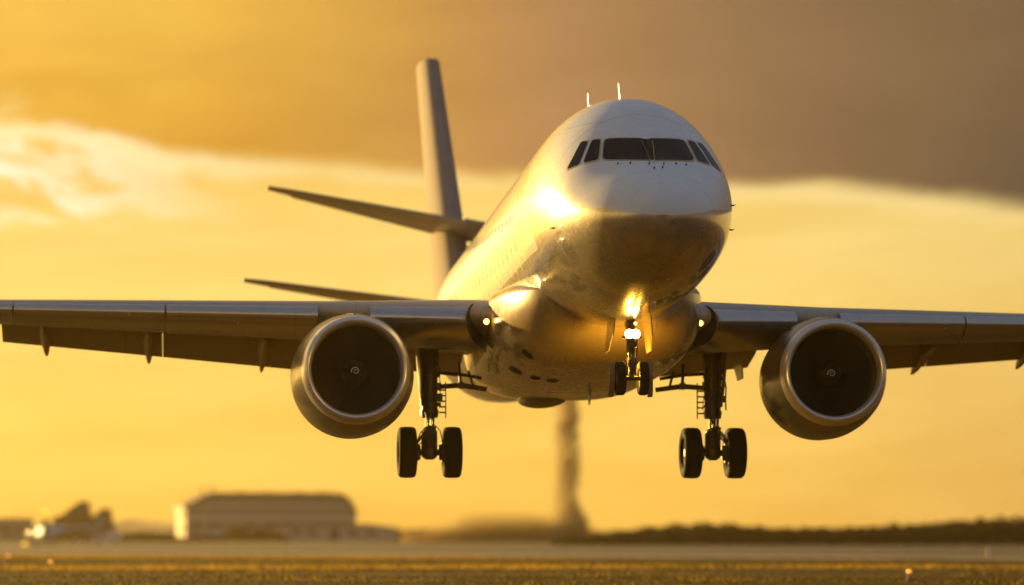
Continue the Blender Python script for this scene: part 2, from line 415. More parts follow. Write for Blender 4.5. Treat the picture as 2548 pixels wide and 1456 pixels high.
def fus_hit(X, Z):
    """foremost skin point whose front view is (X, Z): bisect on station"""
    lo, hi = 0.0, 9.0
    def ins(a):
        w, t, b, m = fw(a), ft(a), fb(a), fmid(a); h = (t - m) if Z > m else (m - b)
        return (X / max(w, 1e-6)) ** 2 + ((Z - m) / max(h, 1e-6)) ** 2 < 1
    for _ in range(48):
        mid = (lo + hi) / 2
        if ins(mid): hi = mid
        else: lo = mid
    return Vector((X, hi, Z))
def fus_n(p):
    e = 0.01
    def fval(q):
        w, t, b, m = fw(q[1]), ft(q[1]), fb(q[1]), fmid(q[1]); h = (t - m) if q[2] > m else (m - b)
        return (q[0] / w) ** 2 + ((q[2] - m) / h) ** 2
    g = Vector([(fval(p + d) - fval(p - d)) / (2 * e) for d in (Vector((e, 0, 0)), Vector((0, e, 0)), Vector((0, 0, e)))])
    return g.normalized()

def patch(poly, off0, off1, n=14):
    """rounded quad in front view (tl, tr, br, bl) laid on the skin, as a thin shell from off0 to off1 along the normal"""
    tl, tr, br, bl = [Vector((p[0], p[1])) for p in poly]
    def Q(u, v):
        return (tl * (1 - u) + tr * u) * (1 - v) + (bl * (1 - u) + br * u) * v
    # superellipse rounding of the unit square
    pts = []; out = []
    rings_in, rings_out = [], []
    m = 40
    for k in range(0, n + 1):
        rr = k / n; ri = []; ro = []
        for j in range(m):
            t = 2 * math.pi * j / m; cx, sy = math.cos(t), math.sin(t)
            q = (abs(cx) ** 9 + abs(sy) ** 9) ** (-1 / 9)
            u = 0.5 + 0.5 * cx * q * max(rr, 1e-4); v = 0.5 + 0.5 * sy * q * max(rr, 1e-4)
            p = Q(u, v); h = fus_hit(p.x, p.y); nn = fus_n(h)
            ri.append(h + nn * off0); ro.append(h + nn * off1)
        rings_in.append(ri); rings_out.append(ro)
    return MB().loft(rings_out + [rings_in[-1]])
def grow(poly, d):
    c = sum((Vector(p) for p in poly), Vector((0, 0))) / len(poly)
    out = []
    for p in poly:
        v = Vector(p) - c; out.append(tuple(c + Vector((v.x + math.copysign(d, v.x), v.y + math.copysign(d, v.y)))))
    return out
def build_windows():
    front = [(-0.02, 2.285), (1.03, 2.32), (1.19, 1.66), (-0.02, 1.585)]
    side1 = [(1.13, 2.31), (1.33, 2.315), (1.64, 1.63), (1.28, 1.685)]
    side2 = [(1.42, 2.30), (1.58, 2.31), (2.01, 1.52), (1.73, 1.615)]
    for s in (-1, 1):
        for q, poly in enumerate((front, side1, side2)):
            P = [(s * x, z) for x, z in poly]
            GP = grow(P, 0.030 if q == 0 else 0.036)
            if q == 0: GP[0] = (s * .008, GP[0][1]); GP[3] = (s * .008, GP[3][1])
            fr = recalc(patch(GP, -0.02, 0.010).build('window_frame', M['frame'], fus))
            recalc(patch(P, -0.01, 0.016).build('cockpit_window', M['glass'], fus))
    pl = MB().tube([fus_hit(0.0, z) + fus_n(fus_hit(0.0, z)) * .006 for z in (1.60, 1.8, 2.05, 2.27)], 0.022, 6).build('window_post', M['black'], fus)
    for s in (-1, 1):                     # wipers parked at the foot of the windscreen
        a = fus_hit(s * 0.05, 1.50); b = fus_hit(s * 0.14, 2.2)
        na, nb = fus_n(a), fus_n(b)
        MB().tube([a + na * .03, a.lerp(b, .5) + (na + nb) * .035, b + nb * .035], 0.010, 6).build('windscreen_wiper', M['frame'] if s > 0 else M['gear'], fus)
    # small probes and bolts under the windscreen
    for x, z in ((-0.85, 1.50), (-0.55, 1.50), (-0.1, 1.46), (0.28, 1.47), (0.62, 1.50), (0.9, 1.50), (-.02, 1.30), (0.2, 1.33)):
        p = fus_hit(x, z); n = fus_n(p)
        MB().tube([p - n * .01, p + n * .035, p + n * .05 + Vector((0, .06, 0))], [0.022, 0.02, 0.008], 6).build('probe', M['black'], fus)
    for s in (-1, 1):
        for a, th in ((3.2, 0.06), (3.6, -0.22)):
            p = Vector(fus_point(a, th if s > 0 else math.pi - th)); n = Vector((s, 0, 0))
            MB().tube([p, p + n * .06, p + n * .075 - Vector((0, .13, 0))], [0.025, 0.018, 0.008], 8).build('pitot_probe', M['hub'], fus)
    # two blade aerials on the crown
    for a, x, h in ((6.6, -0.12, 0.50), (9.2, -0.62, 0.62)):
        zt = fmid(a) + (ft(a) - fmid(a)) * math.sqrt(1 - (x / fw(a)) ** 2) - 0.03
        rings = []
        for k in range(6):
            u = k / 5; c = 0.34 * (1 - 0.6 * u); y0 = a + 0.34 * u; hw = 0.022 * (1 - 0.5 * u)
            rings.append([(x + hw * math.cos(t), y0 + c / 2 * (1 + math.sin(t)), zt + h * u) for t in [2 * math.pi * j / 10 for j in range(10)]])
        recalc(MB().loft(rings, True, True, True).build('blade_antenna', M['slat'], fus))
build_windows()

# belly fairing between the wings
def build_fairing():
    N = 72
    st = [8.6, 8.9, 9.4, 10.2, 11.2, 12.5, 14.5, 17, 20, 23, 25.5, 28]
    W = pchip(st, [1.9, 2.12, 2.36, 2.60, 2.80, 2.93, 3.02, 3.04, 3.0, 2.9, 2.6, 1.9])
    B = pchip(st, [-1.85, -2.12, -2.38, -2.65, -2.85, -2.98, -3.06, -3.10, -3.08, -2.9, -2.4, -1.8])
    T = pchip(st, [-0.8, -0.7, -0.55, -0.35, -0.2, -0.1, 0.0, 0.0, 0.0, -0.1, -0.3, -0.6])
    rings = []
    for a in np.concatenate([np.linspace(8.6, 12.5, 16), np.linspace(13, 28, 22)]):
        w, b, t = W(a), B(a), T(a); m = -0.95; ring = []
        for k in range(N):
            th = 2 * math.pi * k / N; c, s = math.cos(th), math.sin(th); p = 2.5 if s > 0 else 3.0
            q = (abs(c) ** p + abs(s) ** p) ** (-1 / p)
            ring.append((w * c * q, a, m + ((t - m) if s > 0 else (m - b)) * s * q))
        rings.append(ring)
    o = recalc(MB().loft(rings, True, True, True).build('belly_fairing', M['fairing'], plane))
    def vent(x, a, rx, ry, rot):
        # oval inlet hole: dark disc set in a raised rim on the fairing skin
        w, b = W(a), B(a); m = -0.95; p = 3.0
        z = m - (m - b) * (1 - min(0.999, abs(x / w)) ** p) ** (1 / p)
        e = .02
        zf = lambda X, A: -0.95 - (-0.95 - B(A)) * (1 - min(.999, abs(X / W(A))) ** p) ** (1 / p)
        n = Vector((-(zf(x + e, a) - zf(x - e, a)) / (2 * e), -(zf(x, a + e) - zf(x, a - e)) / (2 * e), 1)).normalized() * -1
        u = n.cross(Vector((0, 1, 0))).normalized(); v = n.cross(u)
        c0 = Vector((x, a, z)); mb = MB(); rings = []
        for k, o_ in ((1.12, -.02), (1.08, .012), (1.0, .014), (0.97, .004), (0.05, .004)):
            rings.append([c0 + n * o_ + (u * math.cos(t + rot) * rx + v * math.sin(t + rot) * ry) * k if rot == 0 else
                          c0 + n * o_ + ((u * math.cos(rot) + v * math.sin(rot)) * math.cos(t) * rx + (-u * math.sin(rot) + v * math.cos(rot)) * math.sin(t) * ry) * k
                          for t in [2 * math.pi * j / 20 for j in range(20)]])
        recalc(mb.loft(rings, True, False, True).build('vent', M['black'], o))
    vent(-2.15, 11.2, .15, .26, 0.5)
    vent(-2.2, 14.0, .19, .34, 0.0)
    vent(-1.62, 14.0, .14, .30, 0.0)
    vent(-1.12, 14.0, .16, .32, 0.0)
    return o
fair = build_fairing()
def belly_bits():
    rings = []
    for k in range(5):
        u = k / 4; c = .5 - .22 * u; y0 = 16.6 + .25 * u; hw = .05 * (1 - .5 * u)
        rings.append([(0.35 + hw * math.cos(t), y0 + c / 2 * (1 + math.sin(t)), -2.95 - .52 * u) for t in [2 * math.pi * j / 10 for j in range(10)]])
    recalc(MB().loft(rings, True, True, True).build('belly_antenna', M['gear'], fair))
    rings = []
    for k in range(9):
        u = k / 8; r = max(.03, math.sin(math.pi * u) ** .5)
        rings.append([(-0.55 + .75 * r * math.cos(t), 19.5 + 4.2 * u, -2.98 + .24 * r * math.sin(t)) for t in [2 * math.pi * j / 20 for j in range(20)]])
    recalc(MB().loft(rings, True, True, True).build('ram_air_scoop', M['gear'], fair))
belly_bits()

# ---------------- wings
def naca(n=30, tc=0.12, camber=0.018, x0=0.0, x1=1.0):
    """closed outline from trailing edge over the top to the nose and back underneath, between chord fractions x0..x1"""
    def th(x): return 5 * tc * (0.2969 * math.sqrt(max(x, 0)) - 0.1260 * x - 0.3516 * x**2 + 0.2843 * x**3 - 0.1036 * x**4)
    def cm(x): return camber * 4 * x * (1 - x)
    xs = [x0 + (x1 - x0) * (1 - math.cos(math.pi * k / n)) / 2 for k in range(n + 1)]
    up = [(x, cm(x) + th(x)) for x in reversed(xs)]; lo = [(x, cm(x) - th(x)) for x in xs[1:]]
    return up + lo
WROOT = (13.5, 3.0, -1.12)
def wing_at(L, side):
    le = 13.5 + (L - 3.0) * 0.56
    dih = 0.067 if side < 0 else 0.049
    z = -1.12 + (L - 3.0) * dih
    ch = float(np.interp(L, [0, 3, 7.5, 17.5, 24], [11.2, 9.6, 7.2, 4.4, 2.2]))
    tc = float(np.interp(L, [0, 3, 7.5, 17.5, 24], [.135, .13, .128, .138, .13]))
    inc = R(float(np.interp(L, [0, 3, 24], [2.5, 2.5, 2.0])))
    return le, z, ch, tc, inc
def wing_ring(L, side, outline, off=(0, 0), rot=0.0, piv=(0, 0), scale=1.0, skew=0.0):
    le, z, ch, tc, inc = wing_at(L, side); ring = []
    for x, h in outline(tc):
        x = piv[0] + (x - piv[0]) * scale; h = piv[1] + (h - piv[1]) * scale
        dx, dh = x - piv[0], h - piv[1]
        x2 = piv[0] + dx * math.cos(rot) + dh * math.sin(rot); h2 = piv[1] - dx * math.sin(rot) + dh * math.cos(rot)
        X, H = (x2 + off[0]) * ch, (h2 + off[1]) * ch
        Xr = X * math.cos(inc) + H * math.sin(inc); Hr = -X * math.sin(inc) + H * math.cos(inc)
        ring.append((side * (L - skew * X), le + Xr, z + Hr))
    return ring
def build_wing(side):
    Ls = [1.6, 3.0, 4.5, 6, 7.5, 10, 12.5, 15, 17.5, 20, 22.5, 24]
    out = lambda tc: naca(26, tc, 0.016, 0.0, 0.80)
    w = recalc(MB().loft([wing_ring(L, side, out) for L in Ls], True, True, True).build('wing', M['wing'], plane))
    # rounded inboard glove
    # slats: D-shaped nose sections, drooped
    so = lambda tc: naca(22, tc * 1.22, 0.010, 0.0, 0.17)
    for L0, L1 in ((3.55, 6.35), (7.85, 12.3), (12.36, 17.0), (17.06, 23.0)):
        n = 6; rings = [wing_ring(L0 + (L1 - L0) * k / n, side, so, (-0.035, -0.016), -R(-8), (0.0, 0.0), 1.0, 0.5 * (1 - k / n) if L0 < 4 else 0.0) for k in range(n + 1)]
        mb = MB(); mb.loft(rings, True, False, False)
        mb.add(rings[0], [tuple(range(len(rings[0])))]); mb.cur = 0
        mb.add(rings[-1], [tuple(reversed(range(len(rings[-1]))))])
        sl = recalc(mb.build('slat', [M['slat']], w))
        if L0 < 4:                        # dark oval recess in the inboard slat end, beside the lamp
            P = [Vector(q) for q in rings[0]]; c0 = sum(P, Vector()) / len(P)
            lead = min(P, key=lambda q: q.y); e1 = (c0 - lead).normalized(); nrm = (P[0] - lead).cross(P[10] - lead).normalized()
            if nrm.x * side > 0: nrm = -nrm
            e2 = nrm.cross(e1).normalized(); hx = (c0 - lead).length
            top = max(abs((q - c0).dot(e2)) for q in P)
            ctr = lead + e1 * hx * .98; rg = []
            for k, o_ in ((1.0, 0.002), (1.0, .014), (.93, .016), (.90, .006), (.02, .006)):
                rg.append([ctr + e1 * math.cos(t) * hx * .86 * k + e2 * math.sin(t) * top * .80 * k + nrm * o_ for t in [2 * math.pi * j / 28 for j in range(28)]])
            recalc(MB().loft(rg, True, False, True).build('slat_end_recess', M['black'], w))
    # flaps hang below the trailing edge
    fo = lambda tc, L0=0: [(0.775 + 0.23 * x, -0.012 + 0.23 * h) for x, h in naca(18, 0.13, 0.03)]
    for L0, L1, defl, ex in ((3.1, 6.3, 13, 0.0), (7.7, 12.44, 31, 0.0), (12.46, 17.6, 31, 0.0)):
        n = 4
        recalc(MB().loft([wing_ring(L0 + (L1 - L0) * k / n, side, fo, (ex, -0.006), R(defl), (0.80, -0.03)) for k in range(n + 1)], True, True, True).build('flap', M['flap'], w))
        fo2 = lambda tc: [(1.03 + 0.10 * x, -0.04 + 0.10 * h) for x, h in naca(12, 0.13, 0.03)]
    ao = lambda tc: [(0.805 + 0.20 * x, 0.005 + 0.20 * h) for x, h in naca(14, 0.10, 0.02)]
    recalc(MB().loft([wing_ring(L, side, ao, (0, 0), R(4), (0.8, 0)) for L in (17.9, 20, 23.6)], True, True, True).build('aileron', M['flap'], w))
    # flap track fairings (canoes)
    for L in (9.3, 12.9, 16.2) if side < 0 else (9.0, 12.2, 16.0):
        le, z, ch, tc, inc = wing_at(L, side)
        rings = []
        for k in range(15):
            u = k / 14; a = le + ch * (0.52 + 0.62 * u); r = max(0.005, math.sin(math.pi * min(1, u * 0.97 + 0.015)) ** 0.6)
            zc = z - ch * (0.07 + 0.02 * u) - 0.95 * max(0, u - 0.42) ** 1.2 - 0.08
            rings.append([(side * L + 0.16 * r * math.cos(t), a, zc + (0.28 if math.sin(t) < 0 else 0.34) * r * math.sin(t)) for t in [2 * math.pi * j / 16 for j in range(16)]])
        recalc(MB().loft(rings, True, True, True).build('flap_track_fairing', M['flap'], w))
    # landing light in the wing root
    le, z, ch, tc, inc = wing_at(3.0, side)
    c = Vector((side * 3.12, le - 0.30, z - 0.26))
    lm = MB(); lm.lathe([(0.30, 0.02), (0.22, 0.06), (0.0, 0.085), (-0.02, 0.09), (-0.02, 0.07)], c, 'Y', 24)
    lm.cur = 1; lm.lathe([(-0.005, 0.07), (-0.02, 0.045), (-0.028, 0.002)], c, 'Y', 24)
    recalc(lm.build('landing_light', [M['lip'], M['bulb2']], w))
    return w
wings = {s: build_wing(s) for s in (-1, 1)}

def root_glove(side):
    """smooth leading-edge cuff that carries the wing nose into the body"""
    rings = []
    for k in range(9):
        u = k / 8; L = 2.2 + 1.32 * u
        out = lambda tc, u=u: naca(22, tc * (1.0 + 0.25 * (1 - u)), 0.014, 0.0, 0.22)
        rings.append(wing_ring(L, side, out, (-0.02 + 0.17 * min(1, u / 0.5) ** 1.2, 0.0)))
    recalc(MB().loft(rings, True, True, True).build('root_glove', M['fairing'], wings[side]))
for s in (-1, 1): root_glove(s)

# ---------------- engines
def build_engine(side, X, A, Zc, toe):
    e = bpy.data.objects.new('engine', None); COL.objects.link(e); e.parent = plane
    e.location = (X, A, Zc); e.rotation_euler = (R(-1.2), 0, R(toe))
    n = 72
    cowl = MB()
    prof = [(0.42, 1.555), (0.75, 1.63), (1.2, 1.71), (1.8, 1.765), (2.4, 1.78), (3.2, 1.73), (4.0, 1.58), (4.6, 1.40), (4.9, 1.28), (4.9, 1.22), (4.4, 1.25)]
    cowl.lathe(prof, n=n); recalc(cowl.build('cowling', M['nacelle'], e))
    lip = [(0.42, 1.556), (0.30, 1.537), (0.20, 1.515), (0.11, 1.485), (0.05, 1.452), (0.012, 1.418), (0.0, 1.385), (0.015, 1.352), (0.06, 1.318), (0.13, 1.292), (0.22, 1.275), (0.34, 1.266)]
    recalc(MB().lathe(lip, n=n).build('inlet_lip', M['lip'], e))
    recalc(MB().lathe([(0.34, 1.2655), (0.7, 1.262), (1.1, 1.275), (1.6, 1.29), (2.6, 1.29)], n=n).build('inlet_duct', M['liner'], e))
    fan = MB(); NB = 36
    for k in range(NB):
        t0 = 2 * math.pi * k / NB; rows = []
        for i in range(7):
            r = 0.36 + (1.272 - 0.36) * i / 6; tw = R(28 + 34 * i / 6); hc = 0.10 + 0.055 * i / 6
            lead = []
            for sgn in (-1, -0.3, 0.4, 1):
                dt = sgn * hc * math.sin(tw) / r * 1.0 + 0.10 * (i / 6) ** 2; yy = 1.22 + sgn * hc * math.cos(tw)
                lead.append((r * math.cos(t0 + dt), yy, r * math.sin(t0 + dt)))
            rows.append(lead)
        fan.loft(rows, False)
    fan.lathe([(1.75, 1.30), (1.75, 0.05)], n=36, cap1=True)
    fan.build('fan', M['blade'], e)
    sp = MB(); sp.lathe([(1.25, 0.38), (1.05, 0.36), (0.86, 0.28), (0.72, 0.18), (0.64, 0.085), (0.615, 0.01)], n=40, cap1=True)
    so = recalc(sp.build('spinner', M['spinner'], e))
    pts = []; rr = []
    f = pchip([0, 0.085, 0.18, 0.28], [0.615, 0.64, 0.72, 0.86])
    for i in range(60):
        u = i / 59; r = 0.02 + 0.10 * u; t = 5.0 * math.pi * u * 0.62
        pts.append((r * math.cos(t), f(r) - 0.003, r * math.sin(t))); rr.append(0.004 + 0.010 * u)
    MB().tube(pts, rr, 6).build('spiral_mark', M['white'], e)
    # core exhaust
    recalc(MB().lathe([(4.2, 1.0), (5.2, 0.86), (6.0, 0.66), (6.0, 0.60), (5.0, 0.75)], n=48).build('exhaust_nozzle', M['gear'], e))
    # strake and latch line
    for sgn in (-1, 1):
        th = R(52); c, q = math.cos(th), math.sin(th); rings = []
        for y, h in ((1.2, 0.02), (1.7, 0.16), (2.4, 0.24), (2.5, 0.02)):
            r0 = 1.70
            rings.append([(sgn * (r0 * c) - .012 * q, y, r0 * q + .012 * c), (sgn * ((r0 + h) * c), y, (r0 + h) * q), (sgn * (r0 * c) + .012 * q, y, r0 * q - .012 * c)])
        if sgn == -side: recalc(MB().loft(rings, True, True, True).build('strake', M['nacelle'], e))
    # pylon
    rings = []
    le, z, ch, tc, inc = wing_at(abs(X), side)
    for y, zt, zb, hw in ((0.9, 1.68, 1.3, 0.05), (1.6, 1.76, 1.3, 0.34), (2.6, 1.84, 1.2, 0.46), (3.6, 1.88, 1.1, 0.46), (5.0, 1.9, 1.0, 0.26), (7.0, 1.75, 1.25, 0.18), (8.4, 1.60, 1.45, 0.04)):
        rings.append([(-hw, y, zb), (hw, y, zb), (hw, y, zt - hw * .6), (hw * .5, y, zt), (-hw * .5, y, zt), (-hw, y, zt - hw * .6)])
    recalc(MB().loft(rings, True, True, True).build('pylon', M['wing'], e))
    return e
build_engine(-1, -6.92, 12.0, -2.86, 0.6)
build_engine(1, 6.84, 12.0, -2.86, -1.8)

# ---------------- tail
def sym_ring(pos_le, chord, tc, mapf, n=16):
    return [mapf(x * chord, h * chord) for x, h in naca(n, tc, 0.0)]
def build_tail():
    rings = []; rr = []
    for k in range(9):
        u = k / 8; z = 2.9 + (14.8 - 2.9) * u
        le = 52.6 + 6.6 * u; ch = 10.6 - 4.4 * u; lx = -0.22 - 0.80 * u
        rings.append([(lx + h * ch, le + x * ch, z) for x, h in naca(18, .155, 0.0, 0, 0.70)])
        if k: rr.append([(lx + h * ch * .98, le + x * ch, z - 0.05) for x, h in naca(18, .155, 0.0, 0.705, 1.0)])
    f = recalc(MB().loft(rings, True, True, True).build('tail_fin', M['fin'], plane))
    recalc(MB().loft(rr, True, True, True).build('rudder', M['fin'], f))
    def blade(side, L0, L1, a0, z0, sweep, dih, c0, c1, tc, name, inc):
        mains = []; el = []
        for k in range(9):
            u = k / 8; L = L0 + (L1 - L0) * u; le = a0 + (L - L0) * sweep; z = z0 + (L - L0) * dih; ch = c0 + (c1 - c0) * u
            if k == 8: ch *= 0.8; le += 0.2
            def mp(x, h):
                return (side * L, le + x * ch * math.cos(inc) , z + h * ch - x * ch * math.sin(inc))
            mains.append([mp(x, h) for x, h in naca(16, tc, 0.0, 0, .72)])
            el.append([mp(x, h) for x, h in naca(16, tc, 0.0, .725, 1.0)])
        o = recalc(MB().loft(mains, True, True, True).build(name, M['wing'], plane))
        recalc(MB().loft(el[:-1], True, True, True).build('elevator', M['flap'], o))
        return o
    blade(-1, 0.2, 8.2, 52.5, 6.80, 0.50, 0.245, 4.4, 1.3, .085, 'upper_stabilizer', R(3))
    blade(1, -0.2, 6.5, 52.5, 6.85, 0.50, -0.10, 4.4, 1.9, .095, 'upper_stabilizer', R(4))
    blade(-1, 0.5, 9.25, 50.5, 3.05, 0.5, 0.18, 5.0, 1.8, .07, 'horizontal_stabilizer', R(0.5))
    blade(1, 0.5, 9.0, 50.5, 3.05, 0.5, 0.0, 5.0, 1.8, .07, 'horizontal_stabilizer', R(0.5))
build_tail()

# ---------------- landing gear
def wheel(mb_mat, parent, x, y, z, r, w):
    mb = MB()
    mb.lathe([(-w/2*.55, r*.56), (-w/2*.9, r*.66), (-w/2, r*.80), (-w/2*.93, r*.92), (-w/2*.72, r*.985), (-w/2*.3, r), (w/2*.3, r), (w/2*.72, r*.985), (w/2*.93, r*.92), (w/2, r*.80), (w/2*.9, r*.66), (w/2*.55, r*.56)], (x, y, z), 'X', 40)
    for g_ in (-.4, -.13, .13, .4):
        pass
    mb.cur = 1
    mb.lathe([(-w/2*.55, r*.56), (-w/2*.62, r*.52), (-w/2*.40, r*.42), (-w/2*.45, r*.2), (-w/2*.7, r*.16), (-w/2*.72, .005)], (x, y, z), 'X', 28)
    mb.lathe([(w/2*.55, r*.56), (w/2*.62, r*.52), (w/2*.40, r*.42), (w/2*.45, r*.2), (w/2*.7, r*.16), (w/2*.72, .005)], (x, y, z), 'X', 28)
    return recalc(mb.build('wheel', [M['tyre'], M['hub']], parent))

def build_main_gear(side):
    X, A = side * 4.36, 18.5; zw = -4.84; s = side
    st = MB()
    st.tube([(X, A, -1.2), (X, A, -1.9), (X, A, -2.0), (X, A, -3.5), (X, A, -3.6), (X, A, -3.78)], [0.30, 0.30, 0.26, 0.25, 0.29, 0.26], 20)
    st.tube([(X, A, -3.7), (X, A, -4.25)], 0.13, 16)
    st.tube([(X, A, -4.1), (X, A, -4.2), (X, A, -4.75), (X, A, -4.98), (X, A, -5.06)], [0.16, 0.24, 0.25, 0.23, 0.12], 16)
    st.tube([(X - 0.78, A, zw), (X + 0.78, A, zw)], 0.10, 14)
    st.tube([(X - 0.36, A, zw), (X - 0.28, A, zw)], 0.22, 16); st.tube([(X + 0.28, A, zw), (X + 0.36, A, zw)], 0.22, 16)
    # clamps, collars, boxes up the leg
    rnd = random.Random(3 + side)
    for z in (-2.15, -2.5, -2.85, -3.15, -3.4):
        st.tube([(X, A, z - .035), (X, A, z + .035)], 0.285, 16)
        st.box((X + rnd.choice((-1, 1)) * rnd.uniform(.2, .3), A - rnd.uniform(.05, .2), z + rnd.uniform(-.1, .1)), (rnd.uniform(.08, .2), .16, rnd.uniform(.1, .24)))
    g = st.build('main_gear', M['gear'], plane); recalc(g)
    g2 = MB().tube([(X, A, -3.8), (X, A, -4.12)], 0.135, 16).build('piston', M['chrome'], g)
    for dx in (-0.685, 0.685): wheel(None, g, X + dx, A, zw, 0.78, 0.56)
    # side brace to the body, in two links with a spring strut above
    br = MB()
    br.tube([(X - s * .15, A, -2.85), (X - s * .95, A - .1, -2.80), (X - s * 1.75, A + .1, -2.90)], [.075, .085, .075], 10)
    br.tube([(X - s * .15, A + .05, -2.40), (X - s * .9, A, -2.45), (X - s * 1.6, A + .2, -2.55)], .05, 8)
    br.tube([(X - s * .95, A - .1, -2.80), (X - s * .9, A, -2.10)], .05, 8)
    br.tube([(X - s * 1.35, A - .05, -2.86), (X - s * 1.2, A + .05, -2.35)], .04, 8)
    br.box((X - s * .95, A - .1, -2.80), (.16, .2, .2))
    br.build('side_brace', M['gear'], g)
    dr = MB(); dr.tube([(X, A, -2.2), (X, A + 1.6, -1.5)], .09, 10); dr.build('drag_strut', M['gear'], g)
    tl = MB()
    for (z0, z1) in ((-3.65, -4.1), (-4.1, -4.72)):
        y0, y1 = (A - .26, A - .60) if z0 > -4 else (A - .60, A - .24)
        for q in (-.13, .13): tl.tube([(X + q, y0, z0), (X + q * .4, y1, z1)], .035, 8)
    tl.tube([(X - .1, A - .60, -4.1), (X + .1, A - .60, -4.1)], .045, 8)
    tl.build('torque_link', M['gear'], g)
    hy = MB()
    for k in range(9):
        x0 = X + rnd.uniform(-.34, .34); yy = A - rnd.uniform(.18, .32); pts = []
        z = -1.7 - rnd.uniform(0, .5)
        while z > -3.9 + rnd.uniform(0, .5):
            pts.append((x0 + rnd.uniform(-.05, .05), yy + rnd.uniform(-.03, .03), z)); z -= rnd.uniform(.18, .35)
        if len(pts) > 2: hy.tube(pts, rnd.uniform(.012, .026), 6)
    for k in range(6):
        q = rnd.choice((-1, 1)); z = rnd.uniform(-4.6, -4.15)
        hy.tube([(X + q * .12, A - .2, z + .2), (X + q * .3, A - .3, z), (X + q * .42, A - .16, zw + .2)], .016, 6)
    for k in range(5):                    # ladder-like bracket of fittings beside the leg
        hy.box((X - s * .40, A - .1, -2.95 - .17 * k), (.22, .05, .045))
    hy.tube([(X - s * .49, A - .1, -2.7), (X - s * .49, A - .1, -3.8)], .02, 6)
    hy.build('hydraulic_line', M['gear'], g)
    for q in (-1, 1):
        bk = MB()
        bk.tube([(X + q * .36, A, zw), (X + q * .52, A, zw)], .30, 20)
        for j in range(7):
            t = 2 * math.pi * j / 7; bk.tube([(X + q * .30, A + .2 * math.cos(t), zw + .2 * math.sin(t)), (X + q * .38, A + .2 * math.cos(t), zw + .2 * math.sin(t))], .05, 8)
        bk.build('brake', M['gear'], g)
    # gear door fixed to the leg, outboard, and a small hinged door at the wing
    d = MB(); rings = []
    for z, wd in ((-1.55, .62), (-2.1, .66), (-2.7, .55), (-3.2, .34), (-3.42, .16)):
        xo = X + s * (.36 - .06 * (z + 1.55) * -1)
        rings.append([(xo - .02, A - wd, z), (xo + .02, A - wd, z), (xo + .03, A + wd, z), (xo - .01, A + wd, z)])
    recalc(d.loft(rings, True, True, True).build('gear_door', M['wing'], g))
    d = MB(); rings = []
    for z, wd in ((-1.65, .7), (-2.0, .74), (-2.55, .45)):
        xo = X + s * (.78 + .16 * (-1.65 - z)); rings.append([(xo - .02, A - wd + .3, z), (xo + .02, A - wd + .3, z), (xo + .02, A + wd + .3, z), (xo - .02, A + wd + .3, z)])
    recalc(d.loft(rings, True, True, True).build('gear_door', M['wing'], g))
    return g
for s in (-1, 1): build_main_gear(s)

def build_nose_gear():
    A = 7.0; st = MB(); zw = -3.52
    st.tube([(0, A + .25, -1.6), (0, A + .1, -2.5), (0, A + .06, -2.85)], [.13, .13, .12], 16)
    st.tube([(0, A + .06, -2.8), (0, A, zw)], .075, 14)
    st.tube([(-.36, A, zw), (.36, A, zw)], .06, 10)
    st.tube([(0, A + .2, -2.3), (0, A + 1.5, -1.7)], .06, 10)
    st.box((0, A - .08, -2.62), (.26, .2, .14)); st.box((0, A - .06, -2.42), (.52, .08, .06))
    st.tube([(-.12, A - .14, -2.2), (-.14, A - .12, -2.9), (-.05, A - .1, -3.4)], .02, 6); st.tube([(.12, A - .14, -2.2), (.13, A - .14, -2.8), (.06, A - .1, -3.4)], .02, 6)
    g = recalc(st.build('nose_gear', M['gear'], plane)); g.location.x = 0.20
    for dx in (-.31, .31): wheel(None, g, dx, A, zw, .46, .26)
    for dx, z, r in ((-.085, -2.34, .125), (.085, -2.34, .125), (.08, -2.06, .035)):
        c = Vector((dx, A - .20, z)); lm = MB()
        lm.lathe([(.16, .02), (.12, r * .7), (0, r * 1.08), (-.015, r * 1.12), (-.015, r)], c, 'Y', 24); lm.cur = 1
        lm.lathe([(-.004, r), (-.02, r * .6), (-.028, .003)], c, 'Y', 24)
        recalc(lm.build('landing_light', [M['lip'], M['bulb']], g))
    for s in (-1, 1):
        d = MB(); rings = []
        for z, w0, w1 in ((-1.85, -1.0, .5), (-2.4, -.9, .5), (-2.75, -.3, .45)):
            xo = s * (.48 + .10 * (-1.85 - z)); rings.append([(xo - .015, A + .6 + w0, z), (xo + .015, A + .6 + w0, z), (xo + .015, A + .6 + w1, z), (xo - .015, A + .6 + w1, z)])
        recalc(d.loft(rings, True, True, True).build('gear_door', M['fairing'], g))
        d = MB(); rings = []                # lower doors on the leg
        for z, h in ((-3.1, .26), (-3.5, .30), (-3.85, .20), (-4.0, .06)):
            xo = s * (.50 + .04 * (-3.1 - z)); rings.append([(xo - .012 - .06, A + .34 - h, z), (xo + .012 + .06, A + .34 - h, z), (xo + .012, A + .34 + h, z), (xo - .012, A + .34 + h, z)])
        recalc(d.loft(rings, True, True, True).build('gear_door', M['fairing'], g))
    tl = MB()
    for z0, z1, y0, y1 in ((-2.75, -3.02, A - .1, A - .34), (-3.02, -3.4, A - .34, A - .06)):
        for q in (-.07, .07): tl.tube([(q, y0, z0), (q * .5, y1, z1)], .022, 6)
    tl.build('torque_link', M['gear'], g)
    return g
build_nose_gear()

